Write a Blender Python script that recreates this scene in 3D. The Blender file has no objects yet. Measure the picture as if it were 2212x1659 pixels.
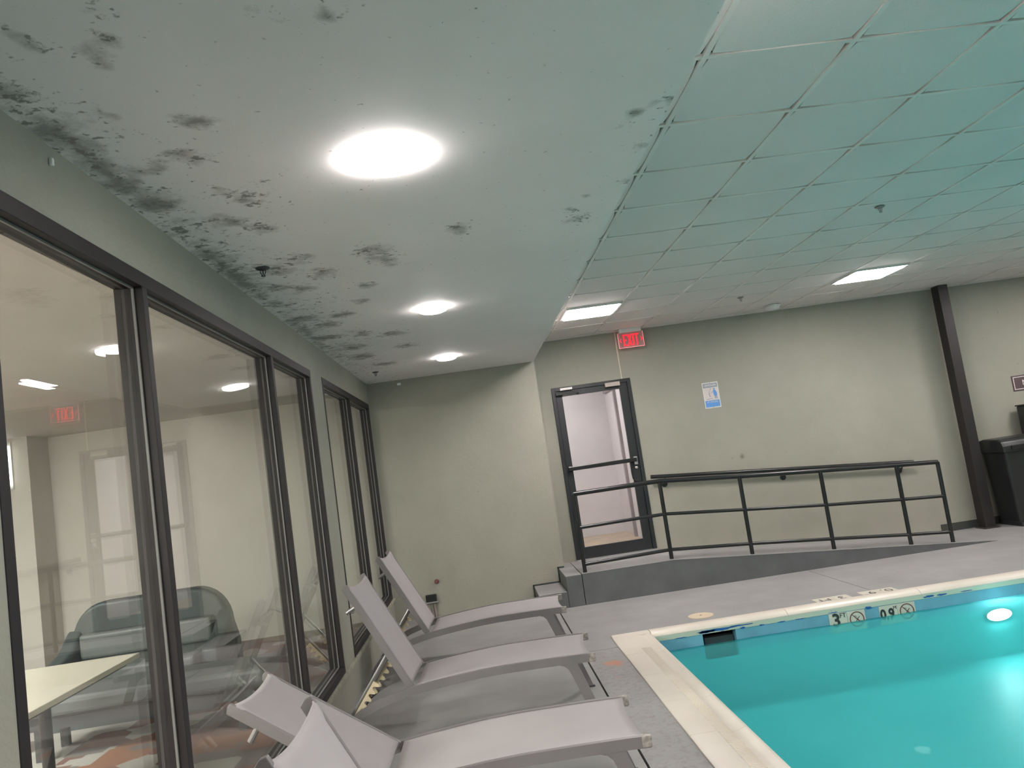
import bpy, math, random
from mathutils import Vector, Matrix, noise
random.seed(7)
C = bpy.context.scene.collection
SC = bpy.context.scene
PI = math.pi

# ---------------------------------------------------------------- camera
Rv = Vector((0.9887569871875702, -0.044721833948624334, -0.14268699259578912))
Uv = Vector((0.13729967554847883, -0.10645822436924174, 0.9847920824003565))
Fv = Vector((0.05923191185536357, 0.99331093018874, 0.09912101989759076))
cam_d = bpy.data.cameras.new('camera'); cam = bpy.data.objects.new('camera', cam_d); C.objects.link(cam)
cam_d.sensor_width = 36; cam_d.lens = 27.449; cam_d.clip_start = 0.02
M = Matrix((Rv, Uv, -Fv)).transposed().to_4x4(); M.translation = Vector((-0.003, -0.0135, 1.6434))
cam.matrix_world = M
SC.camera = cam

# ---------------------------------------------------------------- world, exposure, light levels
w = bpy.data.worlds.new('world'); SC.world = w; w.use_nodes = True
w.node_tree.nodes['Background'].inputs[0].default_value = (0.02, 0.022, 0.022, 1)
w.node_tree.nodes['Background'].inputs[1].default_value = 1.0
SC.view_settings.view_transform = 'Standard'; SC.view_settings.look = 'None'
SC.view_settings.gamma = 1.0; SC.view_settings.use_curve_mapping = False
SC.view_settings.exposure = 0.0
SC.cycles.use_denoising = True
SC.cycles.max_bounces = 10; SC.cycles.diffuse_bounces = 5; SC.cycles.transparent_max_bounces = 16
E_DOWN = 58.0      # round ceiling lights
E_PANEL = 71.0      # square ceiling panels
E_POOL = 130.0      # lamp in the pool wall
E_CORR = 34.0       # corridor behind the door
E_LOUNGE = 240.0     # lounge behind the glass

# ---------------------------------------------------------------- materials
def newmat(name):
    m = bpy.data.materials.new(name); m.use_nodes = True
    nt = m.node_tree; b = nt.nodes['Principled BSDF']
    return m, nt, b
def N(nt, t, **k):
    n = nt.nodes.new(t)
    for a, v in k.items():
        if a in n.inputs: n.inputs[a].default_value = v
        else: setattr(n, a, v)
    return n
def coords(nt, world=False, scale=(1, 1, 1)):
    if world:
        g = N(nt, 'ShaderNodeNewGeometry'); out = g.outputs['Position']
    else:
        g = N(nt, 'ShaderNodeTexCoord'); out = g.outputs['Object']
    mp = N(nt, 'ShaderNodeMapping'); mp.inputs['Scale'].default_value = scale
    nt.links.new(out, mp.inputs['Vector']); return mp.outputs['Vector']
def ramp(nt, src, stops):
    r = N(nt, 'ShaderNodeValToRGB'); nt.links.new(src, r.inputs['Fac'])
    e = r.color_ramp.elements
    e[0].position, e[0].color = stops[0][0], (*stops[0][1], 1)
    e[1].position, e[1].color = stops[1][0], (*stops[1][1], 1)
    for p, c in stops[2:]:
        x = e.new(p); x.color = (*c, 1)
    return r.outputs['Color']
def noise_n(nt, vec, scale, detail=4, rough=0.55):
    n = N(nt, 'ShaderNodeTexNoise'); n.inputs['Scale'].default_value = scale
    n.inputs['Detail'].default_value = detail; n.inputs['Roughness'].default_value = rough
    nt.links.new(vec, n.inputs['Vector']); return n.outputs['Fac']
def mixc(nt, fac, a, b):
    m = N(nt, 'ShaderNodeMix', data_type='RGBA')
    for s, v in ((m.inputs[0], fac), (m.inputs[6], a), (m.inputs[7], b)):
        if hasattr(v, 'is_linked') or hasattr(v, 'links'): nt.links.new(v, s)
        else: s.default_value = v if isinstance(v, float) else (*v, 1)
    return m.outputs[2]
def math_n(nt, op, a, b=0.0, clamp=False):
    m = N(nt, 'ShaderNodeMath', operation=op); m.use_clamp = clamp
    for i, v in enumerate((a, b)):
        if hasattr(v, 'links'): nt.links.new(v, m.inputs[i])
        else: m.inputs[i].default_value = v
    return m.outputs[0]
def bump(nt, b, h, strength=0.3, dist=0.01):
    n = N(nt, 'ShaderNodeBump'); n.inputs['Strength'].default_value = strength; n.inputs['Distance'].default_value = dist
    nt.links.new(h, n.inputs['Height']); nt.links.new(n.outputs['Normal'], b.inputs['Normal'])
def mat(name, col, rough=0.5, metal=0.0, var=0.12, vscale=4.0, bscale=60.0, bstr=0.15, spec=0.5, world=True):
    """paint-like surface: two noise-mixed shades plus a fine bump"""
    m, nt, b = newmat(name)
    v = coords(nt, world)
    f = noise_n(nt, v, vscale, 5)
    lo = tuple(c * (1 - var) for c in col); hi = tuple(min(1, c * (1 + var)) for c in col)
    nt.links.new(ramp(nt, f, [(0.3, lo), (0.7, hi)]), b.inputs['Base Color'])
    b.inputs['Roughness'].default_value = rough; b.inputs['Metallic'].default_value = metal
    b.inputs['Specular IOR Level'].default_value = spec
    if bstr: bump(nt, b, noise_n(nt, v, bscale, 3), bstr, 0.004)
    return m
def emis(name, col, s):
    m, nt, b = newmat(name)
    b.inputs['Base Color'].default_value = (*col, 1)
    b.inputs['Emission Color'].default_value = (*col, 1); b.inputs['Emission Strength'].default_value = s
    return m
def sheet(name, ior, tint, k=1.0, rough=0.0, bumpf=None, gcol=(1, 1, 1), milk=0.0, milkc=(0.15, 0.62, 0.64)):
    """clear sheet: fresnel mirror over a tinted see-through body, mirror on the outer face only"""
    m = bpy.data.materials.new(name); m.use_nodes = True; nt = m.node_tree
    nt.nodes.remove(nt.nodes['Principled BSDF']); out = nt.nodes['Material Output']
    fr = N(nt, 'ShaderNodeFresnel'); fr.inputs['IOR'].default_value = ior
    g = N(nt, 'ShaderNodeNewGeometry')
    inv = math_n(nt, 'SUBTRACT', 1.0, g.outputs['Backfacing'])
    f = math_n(nt, 'MULTIPLY', math_n(nt, 'MULTIPLY', fr.outputs[0], inv), k, True)
    t = N(nt, 'ShaderNodeBsdfTransparent'); t.inputs[0].default_value = (*tint, 1)
    gl = N(nt, 'ShaderNodeBsdfGlossy'); gl.inputs['Roughness'].default_value = rough; gl.inputs['Color'].default_value = (*gcol, 1)
    body = t.outputs[0]
    if milk:      # slightly cloudy body of the water
        df = N(nt, 'ShaderNodeBsdfDiffuse'); df.inputs[0].default_value = (*milkc, 1)
        tl = N(nt, 'ShaderNodeBsdfTranslucent'); tl.inputs[0].default_value = (*milkc, 1)
        ma = N(nt, 'ShaderNodeMixShader'); ma.inputs[0].default_value = 0.5; nt.links.new(df.outputs[0], ma.inputs[1]); nt.links.new(tl.outputs[0], ma.inputs[2])
        mb_ = N(nt, 'ShaderNodeMixShader'); mb_.inputs[0].default_value = milk; nt.links.new(t.outputs[0], mb_.inputs[1]); nt.links.new(ma.outputs[0], mb_.inputs[2]); body = mb_.outputs[0]
    mx = N(nt, 'ShaderNodeMixShader'); nt.links.new(f, mx.inputs[0]); nt.links.new(body, mx.inputs[1]); nt.links.new(gl.outputs[0], mx.inputs[2])
    nt.links.new(mx.outputs[0], out.inputs['Surface'])
    if bumpf:
        bn = N(nt, 'ShaderNodeBump'); bn.inputs['Strength'].default_value = bumpf[1]; bn.inputs['Distance'].default_value = 0.02
        nt.links.new(noise_n(nt, coords(nt, True), bumpf[0], 2, 0.4), bn.inputs['Height'])
        nt.links.new(bn.outputs[0], gl.inputs['Normal']); nt.links.new(bn.outputs[0], fr.inputs['Normal'])
    return m

def wall_paint():
    m, nt, b = newmat('sage wall paint')
    v = coords(nt, True)
    base = ramp(nt, noise_n(nt, v, 0.9, 6, 0.6), [(0.3, (0.265, 0.258, 0.212)), (0.7, (0.315, 0.305, 0.255))])
    sp = N(nt, 'ShaderNodeSeparateXYZ'); nt.links.new(v, sp.inputs[0])
    hi = math_n(nt, 'MULTIPLY', math_n(nt, 'SUBTRACT', sp.outputs['Z'], 1.9), 0.55, True)
    dirt = math_n(nt, 'MULTIPLY', hi, noise_n(nt, v, 5.0, 8, 0.75), True)
    dirt = math_n(nt, 'MULTIPLY', dirt, 0.55, True)
    c = mixc(nt, dirt, base, (0.09, 0.11, 0.095))
    for cx, cz, rr, a in ((3.335, 1.305, 0.05, 0.75), (3.20, 1.30, 0.03, 0.3)):      # scuffs on the far wall
        vd = N(nt, 'ShaderNodeVectorMath', operation='DISTANCE'); vd.inputs[1].default_value = (cx, 9.748, cz); nt.links.new(v, vd.inputs[0])
        e = math_n(nt, 'ADD', math_n(nt, 'DIVIDE', vd.outputs['Value'], rr), math_n(nt, 'MULTIPLY', noise_n(nt, v, 22, 4), 1.0))
        c = mixc(nt, math_n(nt, 'MULTIPLY', math_n(nt, 'SUBTRACT', 1.4, e), a, True), c, (0.06, 0.06, 0.05))
    pd = noise_n(nt, v, 6.5, 2)      # sparse dark nicks
    c = mixc(nt, math_n(nt, 'MULTIPLY', math_n(nt, 'SUBTRACT', noise_n(nt, v, 26, 1), 0.80), 12.0, True), c, (0.10, 0.10, 0.08))
    nt.links.new(c, b.inputs['Base Color']); b.inputs['Roughness'].default_value = 0.62
    b.inputs['Specular IOR Level'].default_value = 0.35
    h = math_n(nt, 'ADD', noise_n(nt, v, 70, 3), math_n(nt, 'MULTIPLY', noise_n(nt, v, 14, 2), 1.2))
    bump(nt, b, h, 0.35, 0.006)
    return m
def soffit_paint():
    m, nt, b = newmat('soffit paint with mould')
    v = coords(nt, True)
    at = N(nt, 'ShaderNodeAttribute'); at.attribute_name = 'mould'; d = at.outputs['Fac']
    base = ramp(nt, noise_n(nt, v, 1.3, 4), [(0.3, (0.68, 0.65, 0.635)), (0.7, (0.75, 0.715, 0.70))])
    wide = noise_n(nt, v, 5.0, 8, 0.68)
    m1 = math_n(nt, 'MULTIPLY', math_n(nt, 'SUBTRACT', math_n(nt, 'ADD', wide, math_n(nt, 'MULTIPLY', d, 0.41)), 0.75), 4.5, True)
    fine = noise_n(nt, v, 19.0, 5, 0.62)
    m2 = math_n(nt, 'MULTIPLY', math_n(nt, 'SUBTRACT', math_n(nt, 'ADD', fine, math_n(nt, 'MULTIPLY', d, 0.235)), 0.72), 11.0, True)
    blot = noise_n(nt, v, 34.0, 3, 0.5)
    m3 = math_n(nt, 'MULTIPLY', math_n(nt, 'SUBTRACT', math_n(nt, 'ADD', blot, math_n(nt, 'MULTIPLY', d, 0.16)), 0.705), 12.0, True)
    mm = math_n(nt, 'MAXIMUM', math_n(nt, 'MULTIPLY', m1, 0.7), math_n(nt, 'MAXIMUM', math_n(nt, 'MULTIPLY', m2, 0.8), math_n(nt, 'MULTIPLY', m3, 0.72)))
    nt.links.new(mixc(nt, mm, base, (0.10, 0.088, 0.07)), b.inputs['Base Color'])
    b.inputs['Roughness'].default_value = 0.7; b.inputs['Specular IOR Level'].default_value = 0.3
    bump(nt, b, noise_n(nt, v, 45, 3), 0.12, 0.004)
    return m
def tile_paint():
    m, nt, b = newmat('ceiling tile mineral fibre')
    v = coords(nt, True)
    n1 = noise_n(nt, v, 0.8, 5)
    base = ramp(nt, n1, [(0.3, (0.68, 0.61, 0.58)), (0.7, (0.75, 0.67, 0.64))])
    sp = noise_n(nt, v, 130, 2)
    f = math_n(nt, 'MULTIPLY', math_n(nt, 'SUBTRACT', sp, 0.66), 6.0, True)
    nt.links.new(mixc(nt, f, base, (0.34, 0.34, 0.32)), b.inputs['Base Color'])
    b.inputs['Roughness'].default_value = 0.7; b.inputs['Specular IOR Level'].default_value = 0.3
    bump(nt, b, noise_n(nt, v, 90, 3), 0.3, 0.003)
    return m
def floor_paint(stain=False):
    m, nt, b = newmat('grey deck paint' + (' worn' if stain else ''))
    v = coords(nt, True)
    base = ramp(nt, noise_n(nt, v, 2.2, 6, 0.6), [(0.3, (0.235, 0.228, 0.222)), (0.7, (0.295, 0.286, 0.278))])
    if stain:
        s = math_n(nt, 'MULTIPLY', math_n(nt, 'SUBTRACT', noise_n(nt, v, 22, 8, 0.7), 0.49), 6.0, True)
        base = mixc(nt, math_n(nt, 'MULTIPLY', s, 0.6), base, (0.17, 0.13, 0.115))
        # flakes of old terracotta paint showing through
        for cx, cy, r, a in ((0.835, 6.2, 0.10, 1.0), (0.87, 6.12, 0.05, 0.7), (0.80, 5.80, 0.035, 0.3)):
            vd = N(nt, 'ShaderNodeVectorMath', operation='DISTANCE'); vd.inputs[1].default_value = (cx, cy, 0)
            nt.links.new(v, vd.inputs[0])
            e = math_n(nt, 'ADD', math_n(nt, 'DIVIDE', vd.outputs['Value'], r), math_n(nt, 'MULTIPLY', noise_n(nt, v, 26, 5), 1.2))
            f = math_n(nt, 'MULTIPLY', math_n(nt, 'SUBTRACT', 1.45, e), 3.0, True)
            base = mixc(nt, math_n(nt, 'MULTIPLY', f, a), base, (0.42, 0.20, 0.13))
    nt.links.new(base, b.inputs['Base Color'])
    b.inputs['Roughness'].default_value = 0.5; b.inputs['Specular IOR Level'].default_value = 0.4
    bump(nt, b, noise_n(nt, v, 120 if not stain else 60, 5), 0.2 if not stain else 0.5, 0.004)
    return m
def carpet():
    m, nt, b = newmat('lounge carpet')
    v = coords(nt, True)
    vo = N(nt, 'ShaderNodeTexVoronoi', distance='CHEBYCHEV'); vo.inputs['Scale'].default_value = 3.2; nt.links.new(v, vo.inputs['Vector'])
    sx = N(nt, 'ShaderNodeSeparateXYZ'); nt.links.new(vo.outputs['Color'], sx.inputs[0])
    r = ramp(nt, sx.outputs[0], [(0.0, (0.13, 0.06, 0.045)), (1.0, (0.25, 0.23, 0.21)), (0.35, (0.20, 0.085, 0.045)), (0.55, (0.12, 0.10, 0.095)), (0.78, (0.30, 0.28, 0.26))])
    nt.nodes[-1].color_ramp.interpolation = 'CONSTANT'
    nt.links.new(r, b.inputs['Base Color']); b.inputs['Roughness'].default_value = 0.95
    return m
def liner():
    m, nt, b = newmat('turquoise pool liner')
    v = coords(nt, True)
    nt.links.new(ramp(nt, noise_n(nt, v, 1.4, 4), [(0.3, (0.10, 0.50, 0.52)), (0.7, (0.15, 0.60, 0.61))]), b.inputs['Base Color'])
    b.inputs['Roughness'].default_value = 0.5
    return m
def track_mat():
    m, nt, b = newmat('cream liner track with blue flecks')
    v = coords(nt, True, (1, 1, 3))
    n1 = noise_n(nt, v, 7, 6, 0.6)
    f = math_n(nt, 'MULTIPLY', math_n(nt, 'SUBTRACT', n1, 0.66), 14.0, True)
    nt.links.new(mixc(nt, f, (0.52, 0.56, 0.45), (0.03, 0.12, 0.30)), b.inputs['Base Color'])
    b.inputs['Roughness'].default_value = 0.35
    return m
def coping_mat():
    m, nt, b = newmat('cream cast coping')
    v = coords(nt, True)
    nt.links.new(ramp(nt, noise_n(nt, v, 2.0, 5), [(0.3, (0.60, 0.54, 0.46)), (0.7, (0.68, 0.62, 0.54))]), b.inputs['Base Color'])
    b.inputs['Roughness'].default_value = 0.35
    bump(nt, b, noise_n(nt, v, 40, 3), 0.08, 0.004)
    return m
def sling_mat():
    m, nt, b = newmat('pale grey sling fabric')
    v = coords(nt, False)
    nt.links.new(ramp(nt, noise_n(nt, v, 2.6, 4), [(0.3, (0.32, 0.297, 0.295)), (0.7, (0.35, 0.325, 0.322))]), b.inputs['Base Color'])
    b.inputs['Roughness'].default_value = 0.7; b.inputs['Specular IOR Level'].default_value = 0.3
    wv = N(nt, 'ShaderNodeTexWave'); wv.inputs['Scale'].default_value = 160; nt.links.new(v, wv.inputs['Vector'])
    bump(nt, b, wv.outputs['Fac'], 0.12, 0.001)
    return m

m_wall = wall_paint(); m_soffit = soffit_paint(); m_tile = tile_paint()
m_floor = floor_paint(); m_floor2 = floor_paint(True)
m_joint = mat('joint dark', (0.035, 0.03, 0.028), 0.9)
m_tbar = mat('ceiling grid enamel', (0.70, 0.64, 0.60), 0.45, bstr=0)
m_plenum = mat('plenum dark', (0.02, 0.025, 0.024), 0.9, bstr=0)
m_rampside = mat('dark grey riser paint', (0.10, 0.105, 0.107), 0.6, var=0.15, bstr=0.3)
m_frame = mat('dark bronze window frame', (0.018, 0.0145, 0.016), 0.5, var=0.1, bstr=0.05, spec=0.3)
m_bead = mat('grey glazing bead', (0.16, 0.155, 0.15), 0.4, bstr=0)
m_sill = mat('scuffed sill paint', (0.33, 0.32, 0.25), 0.6, var=0.25, vscale=12)
m_black = mat('black enamel', (0.009, 0.0095, 0.0095), 0.3, var=0.3, vscale=9, bstr=0.12, bscale=30)
m_door = mat('black door paint', (0.013, 0.014, 0.016), 0.45, var=0.2, bstr=0.05)
m_column = mat('dark brown column paint', (0.014, 0.011, 0.0105), 0.5, var=0.2, bstr=0.08)
m_base = mat('dark baseboard rubber', (0.045, 0.05, 0.045), 0.6)
m_alu = mat('grey lounger frame', (0.17, 0.155, 0.155), 0.4, var=0.08, bstr=0.05)
m_aluw = mat('chipped lounger end', (0.27, 0.245, 0.22), 0.5, var=0.45, vscale=45)
m_tube = mat('grey metal tube', (0.25, 0.24, 0.24), 0.28, metal=0.5, bstr=0)
m_sling = sling_mat()
m_comb = mat('cream plastic comb', (0.66, 0.56, 0.38), 0.45, var=0.05, bstr=0)
m_white = mat('white paint', (0.60, 0.59, 0.57), 0.5, var=0.04, bstr=0.03)
m_liner = liner(); m_track = track_mat(); m_coping = coping_mat()
m_blue = mat('pale blue waterline band', (0.16, 0.36, 0.47), 0.3, var=0.12)
m_chip = mat('exposed dark blue paint', (0.012, 0.10, 0.33), 0.5, var=0.2)
m_dtile = mat('cream depth tile', (0.60, 0.56, 0.47), 0.3, var=0.05, bstr=0)
m_ink = mat('dark tile print', (0.03, 0.03, 0.03), 0.5, bstr=0)
m_red_ink = mat('dull red print', (0.18, 0.05, 0.045), 0.5, bstr=0)
m_skim = mat('skimmer throat', (0.015, 0.03, 0.035), 0.6, bstr=0)
m_corr = mat('pink white corridor paint', (0.61, 0.58, 0.585), 0.6, var=0.03, bstr=0.03)
m_corrf = mat('beige corridor floor', (0.42, 0.33, 0.23), 0.35, var=0.2, vscale=3)
m_corrtrim = mat('mauve door casing', (0.30, 0.26, 0.27), 0.5, bstr=0)
m_lwall = mat('warm lounge wall', (0.56, 0.53, 0.50), 0.7, var=0.03, bstr=0.03)
m_vinyl = mat('slate vinyl', (0.032, 0.043, 0.046), 0.5, var=0.12, bstr=0.05)
m_vinyl2 = mat('grey vinyl cushion', (0.075, 0.083, 0.082), 0.5, var=0.12, bstr=0.05)
m_ttop = mat('cream table laminate', (0.58, 0.53, 0.45), 0.3, var=0.03, bstr=0)
m_dark = mat('charcoal metal', (0.04, 0.042, 0.045), 0.4, bstr=0)
m_carpet = carpet()
m_plate = mat('tan closer plate', (0.42, 0.36, 0.32), 0.35, metal=0.2, bstr=0)
m_steel = mat('brushed steel', (0.40, 0.39, 0.38), 0.35, metal=0.7, bstr=0)
m_pipe = mat('dull pipe', (0.26, 0.22, 0.20), 0.5, metal=0.2, bstr=0)
m_knob = mat('dark red valve', (0.16, 0.05, 0.045), 0.5, bstr=0)
m_signblue = mat('sign blue', (0.10, 0.27, 0.60), 0.4, bstr=0, var=0.05)
m_signpale = mat('sign pale grey blue', (0.42, 0.47, 0.53), 0.4, bstr=0, var=0.03)
m_signcream = mat('sign cream', (0.58, 0.52, 0.50), 0.4, bstr=0, var=0.03)
m_signline = mat('sign line grey', (0.24, 0.26, 0.31), 0.4, bstr=0)
m_brown = mat('brown sign', (0.085, 0.055, 0.06), 0.5, bstr=0)
m_hook = mat('white plastic clip', (0.7, 0.7, 0.68), 0.4, bstr=0)
m_plastic = mat('black plastic', (0.014, 0.016, 0.016), 0.35, var=0.2, bstr=0.1)
m_glass = sheet('window glass', 1.52, (0.93, 0.95, 0.93), 1.25)
m_dglass = sheet('door glass', 1.5, (0.97, 0.97, 0.97), 0.6)
m_acryl = sheet('sign acrylic', 1.5, (0.93, 0.84, 0.84), 1.0, milk=0.45, milkc=(0.75, 0.55, 0.55))  # pinkish milky body carries the glow of the red letters as colour
m_water = sheet('pool water', 1.33, (0.55, 0.90, 0.89), 1.6, 0.004, (1.5, 1.0), milk=0.42)
m_down = emis('downlight diffuser', (1.0, 0.93, 0.92), E_DOWN)
m_panel = emis('panel diffuser', (1.0, 0.925, 0.92), E_PANEL)
m_pool = emis('pool lamp lens', (0.85, 1.0, 1.0), E_POOL)
m_corrl = emis('corridor lamp', (1.0, 0.97, 0.97), E_CORR)
m_loungel = emis('lounge lamp', (1.0, 0.965, 0.94), E_LOUNGE)
m_striplamp = emis('wall strip lamp', (1.0, 0.99, 0.97), 6.0)
m_exit = emis('exit red', (1.0, 0.015, 0.03), 1.3)

# ---------------------------------------------------------------- mesh helpers
class MB:
    def __init__(s): s.v = []; s.f = []
    def add(s, vs, fs):
        n = len(s.v); s.v += [tuple(v) for v in vs]; s.f += [tuple(i + n for i in f) for f in fs]; return s
    def box(s, x0, x1, y0, y1, z0, z1):
        return s.add([(x0,y0,z0),(x1,y0,z0),(x1,y1,z0),(x0,y1,z0),(x0,y0,z1),(x1,y0,z1),(x1,y1,z1),(x0,y1,z1)],
                     [(0,3,2,1),(4,5,6,7),(0,1,5,4),(1,2,6,5),(2,3,7,6),(3,0,4,7)])
    def extr(s, pts, axis, a, b):
        """polygon pts (2D) extruded along axis from a to b"""
        n = len(pts)
        def P(p, t):
            return {'x': (t, p[0], p[1]), 'y': (p[0], t, p[1]), 'z': (p[0], p[1], t)}[axis]
        vs = [P(p, a) for p in pts] + [P(p, b) for p in pts]
        fs = [tuple(range(n)), tuple(range(2*n-1, n-1, -1))] + [(i, i+n, (i+1) % n + n, (i+1) % n) for i in range(n)]
        return s.add(vs, fs)
    def strip(s, A, B, axis, a, b):
        """band between two equal-length 2D polylines, extruded (quads only)"""
        n = len(A)
        for i in range(n - 1):
            s.extr([A[i], A[i+1], B[i+1], B[i]], axis, a, b)
        return s
    def tube(s, pts, r, n=10):
        P = [Vector(p) for p in pts]; rings = []
        up = Vector((0, 0, 1)); prev = None
        for i, p in enumerate(P):
            d = ((P[min(i+1, len(P)-1)] - p).normalized() + (p - P[max(i-1, 0)]).normalized())
            d = d.normalized()
            if prev is None:
                a = d.cross(up if abs(d.z) < 0.9 else Vector((0, 1, 0))).normalized()
            else:
                a = (prev - d * prev.dot(d)).normalized()
            prev = a; b = d.cross(a)
            rings.append([p + a * r * math.cos(2*PI*k/n) + b * r * math.sin(2*PI*k/n) for k in range(n)])
        vs = [v for R_ in rings for v in R_]; fs = []
        for i in range(len(P) - 1):
            for k in range(n):
                fs.append((i*n+k, i*n+(k+1) % n, (i+1)*n+(k+1) % n, (i+1)*n+k))
        fs.append(tuple(range(n-1, -1, -1))); fs.append(tuple((len(P)-1)*n + k for k in range(n)))
        return s.add(vs, fs)
    def lathe(s, prof, c, n=28, axis='z', sx=1.0):
        """prof: (radius, height) pairs around an axis through c"""
        vs = []; fs = []
        for r, h in prof:
            for k in range(n):
                a = 2*PI*k/n; u, v = r*math.cos(a)*sx, r*math.sin(a)
                vs.append({'z': (c[0]+u, c[1]+v, c[2]+h), 'y': (c[0]+u, c[1]+h, c[2]+v), 'x': (c[0]+h, c[1]+u, c[2]+v)}[axis])
        for i in range(len(prof) - 1):
            for k in range(n):
                fs.append((i*n+k, i*n+(k+1) % n, (i+1)*n+(k+1) % n, (i+1)*n+k))
        fs.append(tuple(range(n-1, -1, -1))); fs.append(tuple((len(prof)-1)*n+k for k in range(n)))
        return s.add(vs, fs)
    def grid(s, fn, nu, nv, th=None):
        """fn(u,v)->point on [0,1]^2; th(point,u,v)->offset vector for a thin shell"""
        vs = [fn(i/nu, j/nv) for j in range(nv+1) for i in range(nu+1)]
        W = nu + 1; fs = [(j*W+i, j*W+i+1, (j+1)*W+i+1, (j+1)*W+i) for j in range(nv) for i in range(nu)]
        if th is None: return s.add(vs, fs)
        n0 = len(vs); vs2 = [tuple(Vector(p) + Vector(th)) for p in vs]
        fs2 = [tuple(i + n0 for i in reversed(f)) for f in fs]
        rim = [i for i in range(W)] + [j*W+nu for j in range(1, nv+1)] + [nv*W+i for i in range(nu-1, -1, -1)] + [j*W for j in range(nv-1, 0, -1)]
        side = [(rim[(k+1) % len(rim)], rim[k], rim[k]+n0, rim[(k+1) % len(rim)]+n0) for k in range(len(rim))]
        return s.add(vs + vs2, fs + fs2 + side)

ORI = {}
def root(name, loc, label=None, cat=None, group=None, kind=None, rz=0.0):
    o = bpy.data.objects.new(name, None); C.objects.link(o); o.location = loc; o.rotation_euler = (0, 0, rz)
    o.empty_display_size = 0.1
    ORI[o.name] = Vector(loc); tag(o, label, cat, group, kind); return o
def tag(o, label=None, cat=None, group=None, kind=None):
    for k, v in (('label', label), ('category', cat), ('group', group), ('kind', kind)):
        if v: o[k] = v
    return o
import bmesh
def build(name, mb, material, parent=None, bev=0.0, smooth=False, label=None, cat=None, group=None, kind=None, seg=2):
    if isinstance(mb, bpy.types.Mesh): vs = None; me = mb
    else:
        me = bpy.data.meshes.new(name)
        if parent is not None: L = ORI[parent.name]
        else:
            xs, ys, zs = zip(*mb.v); L = Vector(((min(xs)+max(xs))/2, (min(ys)+max(ys))/2, min(zs)))
        me.from_pydata([(x-L.x, y-L.y, z-L.z) for x, y, z in mb.v], [], mb.f)
        bm = bmesh.new(); bm.from_mesh(me); bmesh.ops.recalc_face_normals(bm, faces=bm.faces); bm.to_mesh(me); bm.free()
    mats = material if isinstance(material, (list, tuple)) else [material]
    if not me.materials:
        for m_ in mats: me.materials.append(m_)
    o = bpy.data.objects.new(name, me); C.objects.link(o)
    if parent is not None: o.parent = parent; ORI[o.name] = ORI[parent.name]
    else: o.location = L; ORI[o.name] = L
    if smooth:
        for p in me.polygons: p.use_smooth = True
        if smooth == 'auto':
            md = None
            me.set_sharp_from_angle(angle=math.radians(40))
    if bev:
        b = o.modifiers.new('bevel', 'BEVEL'); b.width = bev; b.segments = seg; b.limit_method = 'ANGLE'
    tag(o, label, cat, group, kind); return o
def bx(*a): return MB().box(*a)
def mat_by_face(o, fn):
    for p in o.data.polygons: p.material_index = fn(p)
def text_mb(txt, size, cx, cy, cz, face='-y', extrude=0.0015, squash=1.0, rot180=False, bold=0.0):
    """flat lettering as thin solid mesh; centred at the point"""
    cu = bpy.data.curves.new('text', 'FONT'); cu.body = txt; cu.size = size; cu.extrude = extrude
    cu.align_x = 'CENTER'; cu.align_y = 'CENTER'; cu.offset = bold; cu.resolution_u = 3
    o = bpy.data.objects.new('text', cu); C.objects.link(o)
    dg = bpy.context.evaluated_depsgraph_get(); dg.update()
    me = bpy.data.meshes.new_from_object(o.evaluated_get(dg))
    mb = MB(); vs = []
    for v in me.vertices:
        x, y, z = v.co.x * squash, v.co.y, v.co.z
        if rot180: x, y = -x, -y
        if face == '-y': vs.append((cx + x, cy - z, cz + y))
        else: vs.append((cx + x, cy + y, cz + z))
    mb.add(vs, [tuple(p.vertices) for p in me.polygons])
    bpy.data.objects.remove(o); bpy.data.curves.remove(cu); bpy.data.meshes.remove(me)
    return mb

XL, XR, YB, YF, YN = -1.177, 10.0, -4.0, 9.748, 9.36
HG, HS, XS = 3.094, 2.815, 0.852
X0, Y0, T = 1.098, 2.851, 0.6096
PX0, PX1, PY0, PY1 = 1.29, 8.0, -2.0, 6.90     # pool inside faces
WZ = -0.16

# ================================================================ floor
fl = root('floor', (0, 0, 0), kind='structure')
def slab(x0, x1, y0, y1, m=m_floor):
    return build('concrete_slab', bx(x0, x1, y0, y1, -0.12, 0), m, fl)
slab(XL, 0.653, YB, YN)
slab(0.667, 0.96, YB, 6.644, m_floor2)
slab(0.667, 0.96, 6.656, 7.04)
slab(0.667, 3.456, 7.04, YF)
slab(3.464, XR, 7.04, YF)
slab(8.33, XR, YB, 7.04)
slab(0.96, 8.33, YB, -2.33)
bed = MB().box(XL, 0.96, YB, YF, -0.2, -0.05).box(0.96, XR, 7.04, YF, -0.2, -0.05)
build('joint_filler', bed, m_joint, fl)

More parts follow.
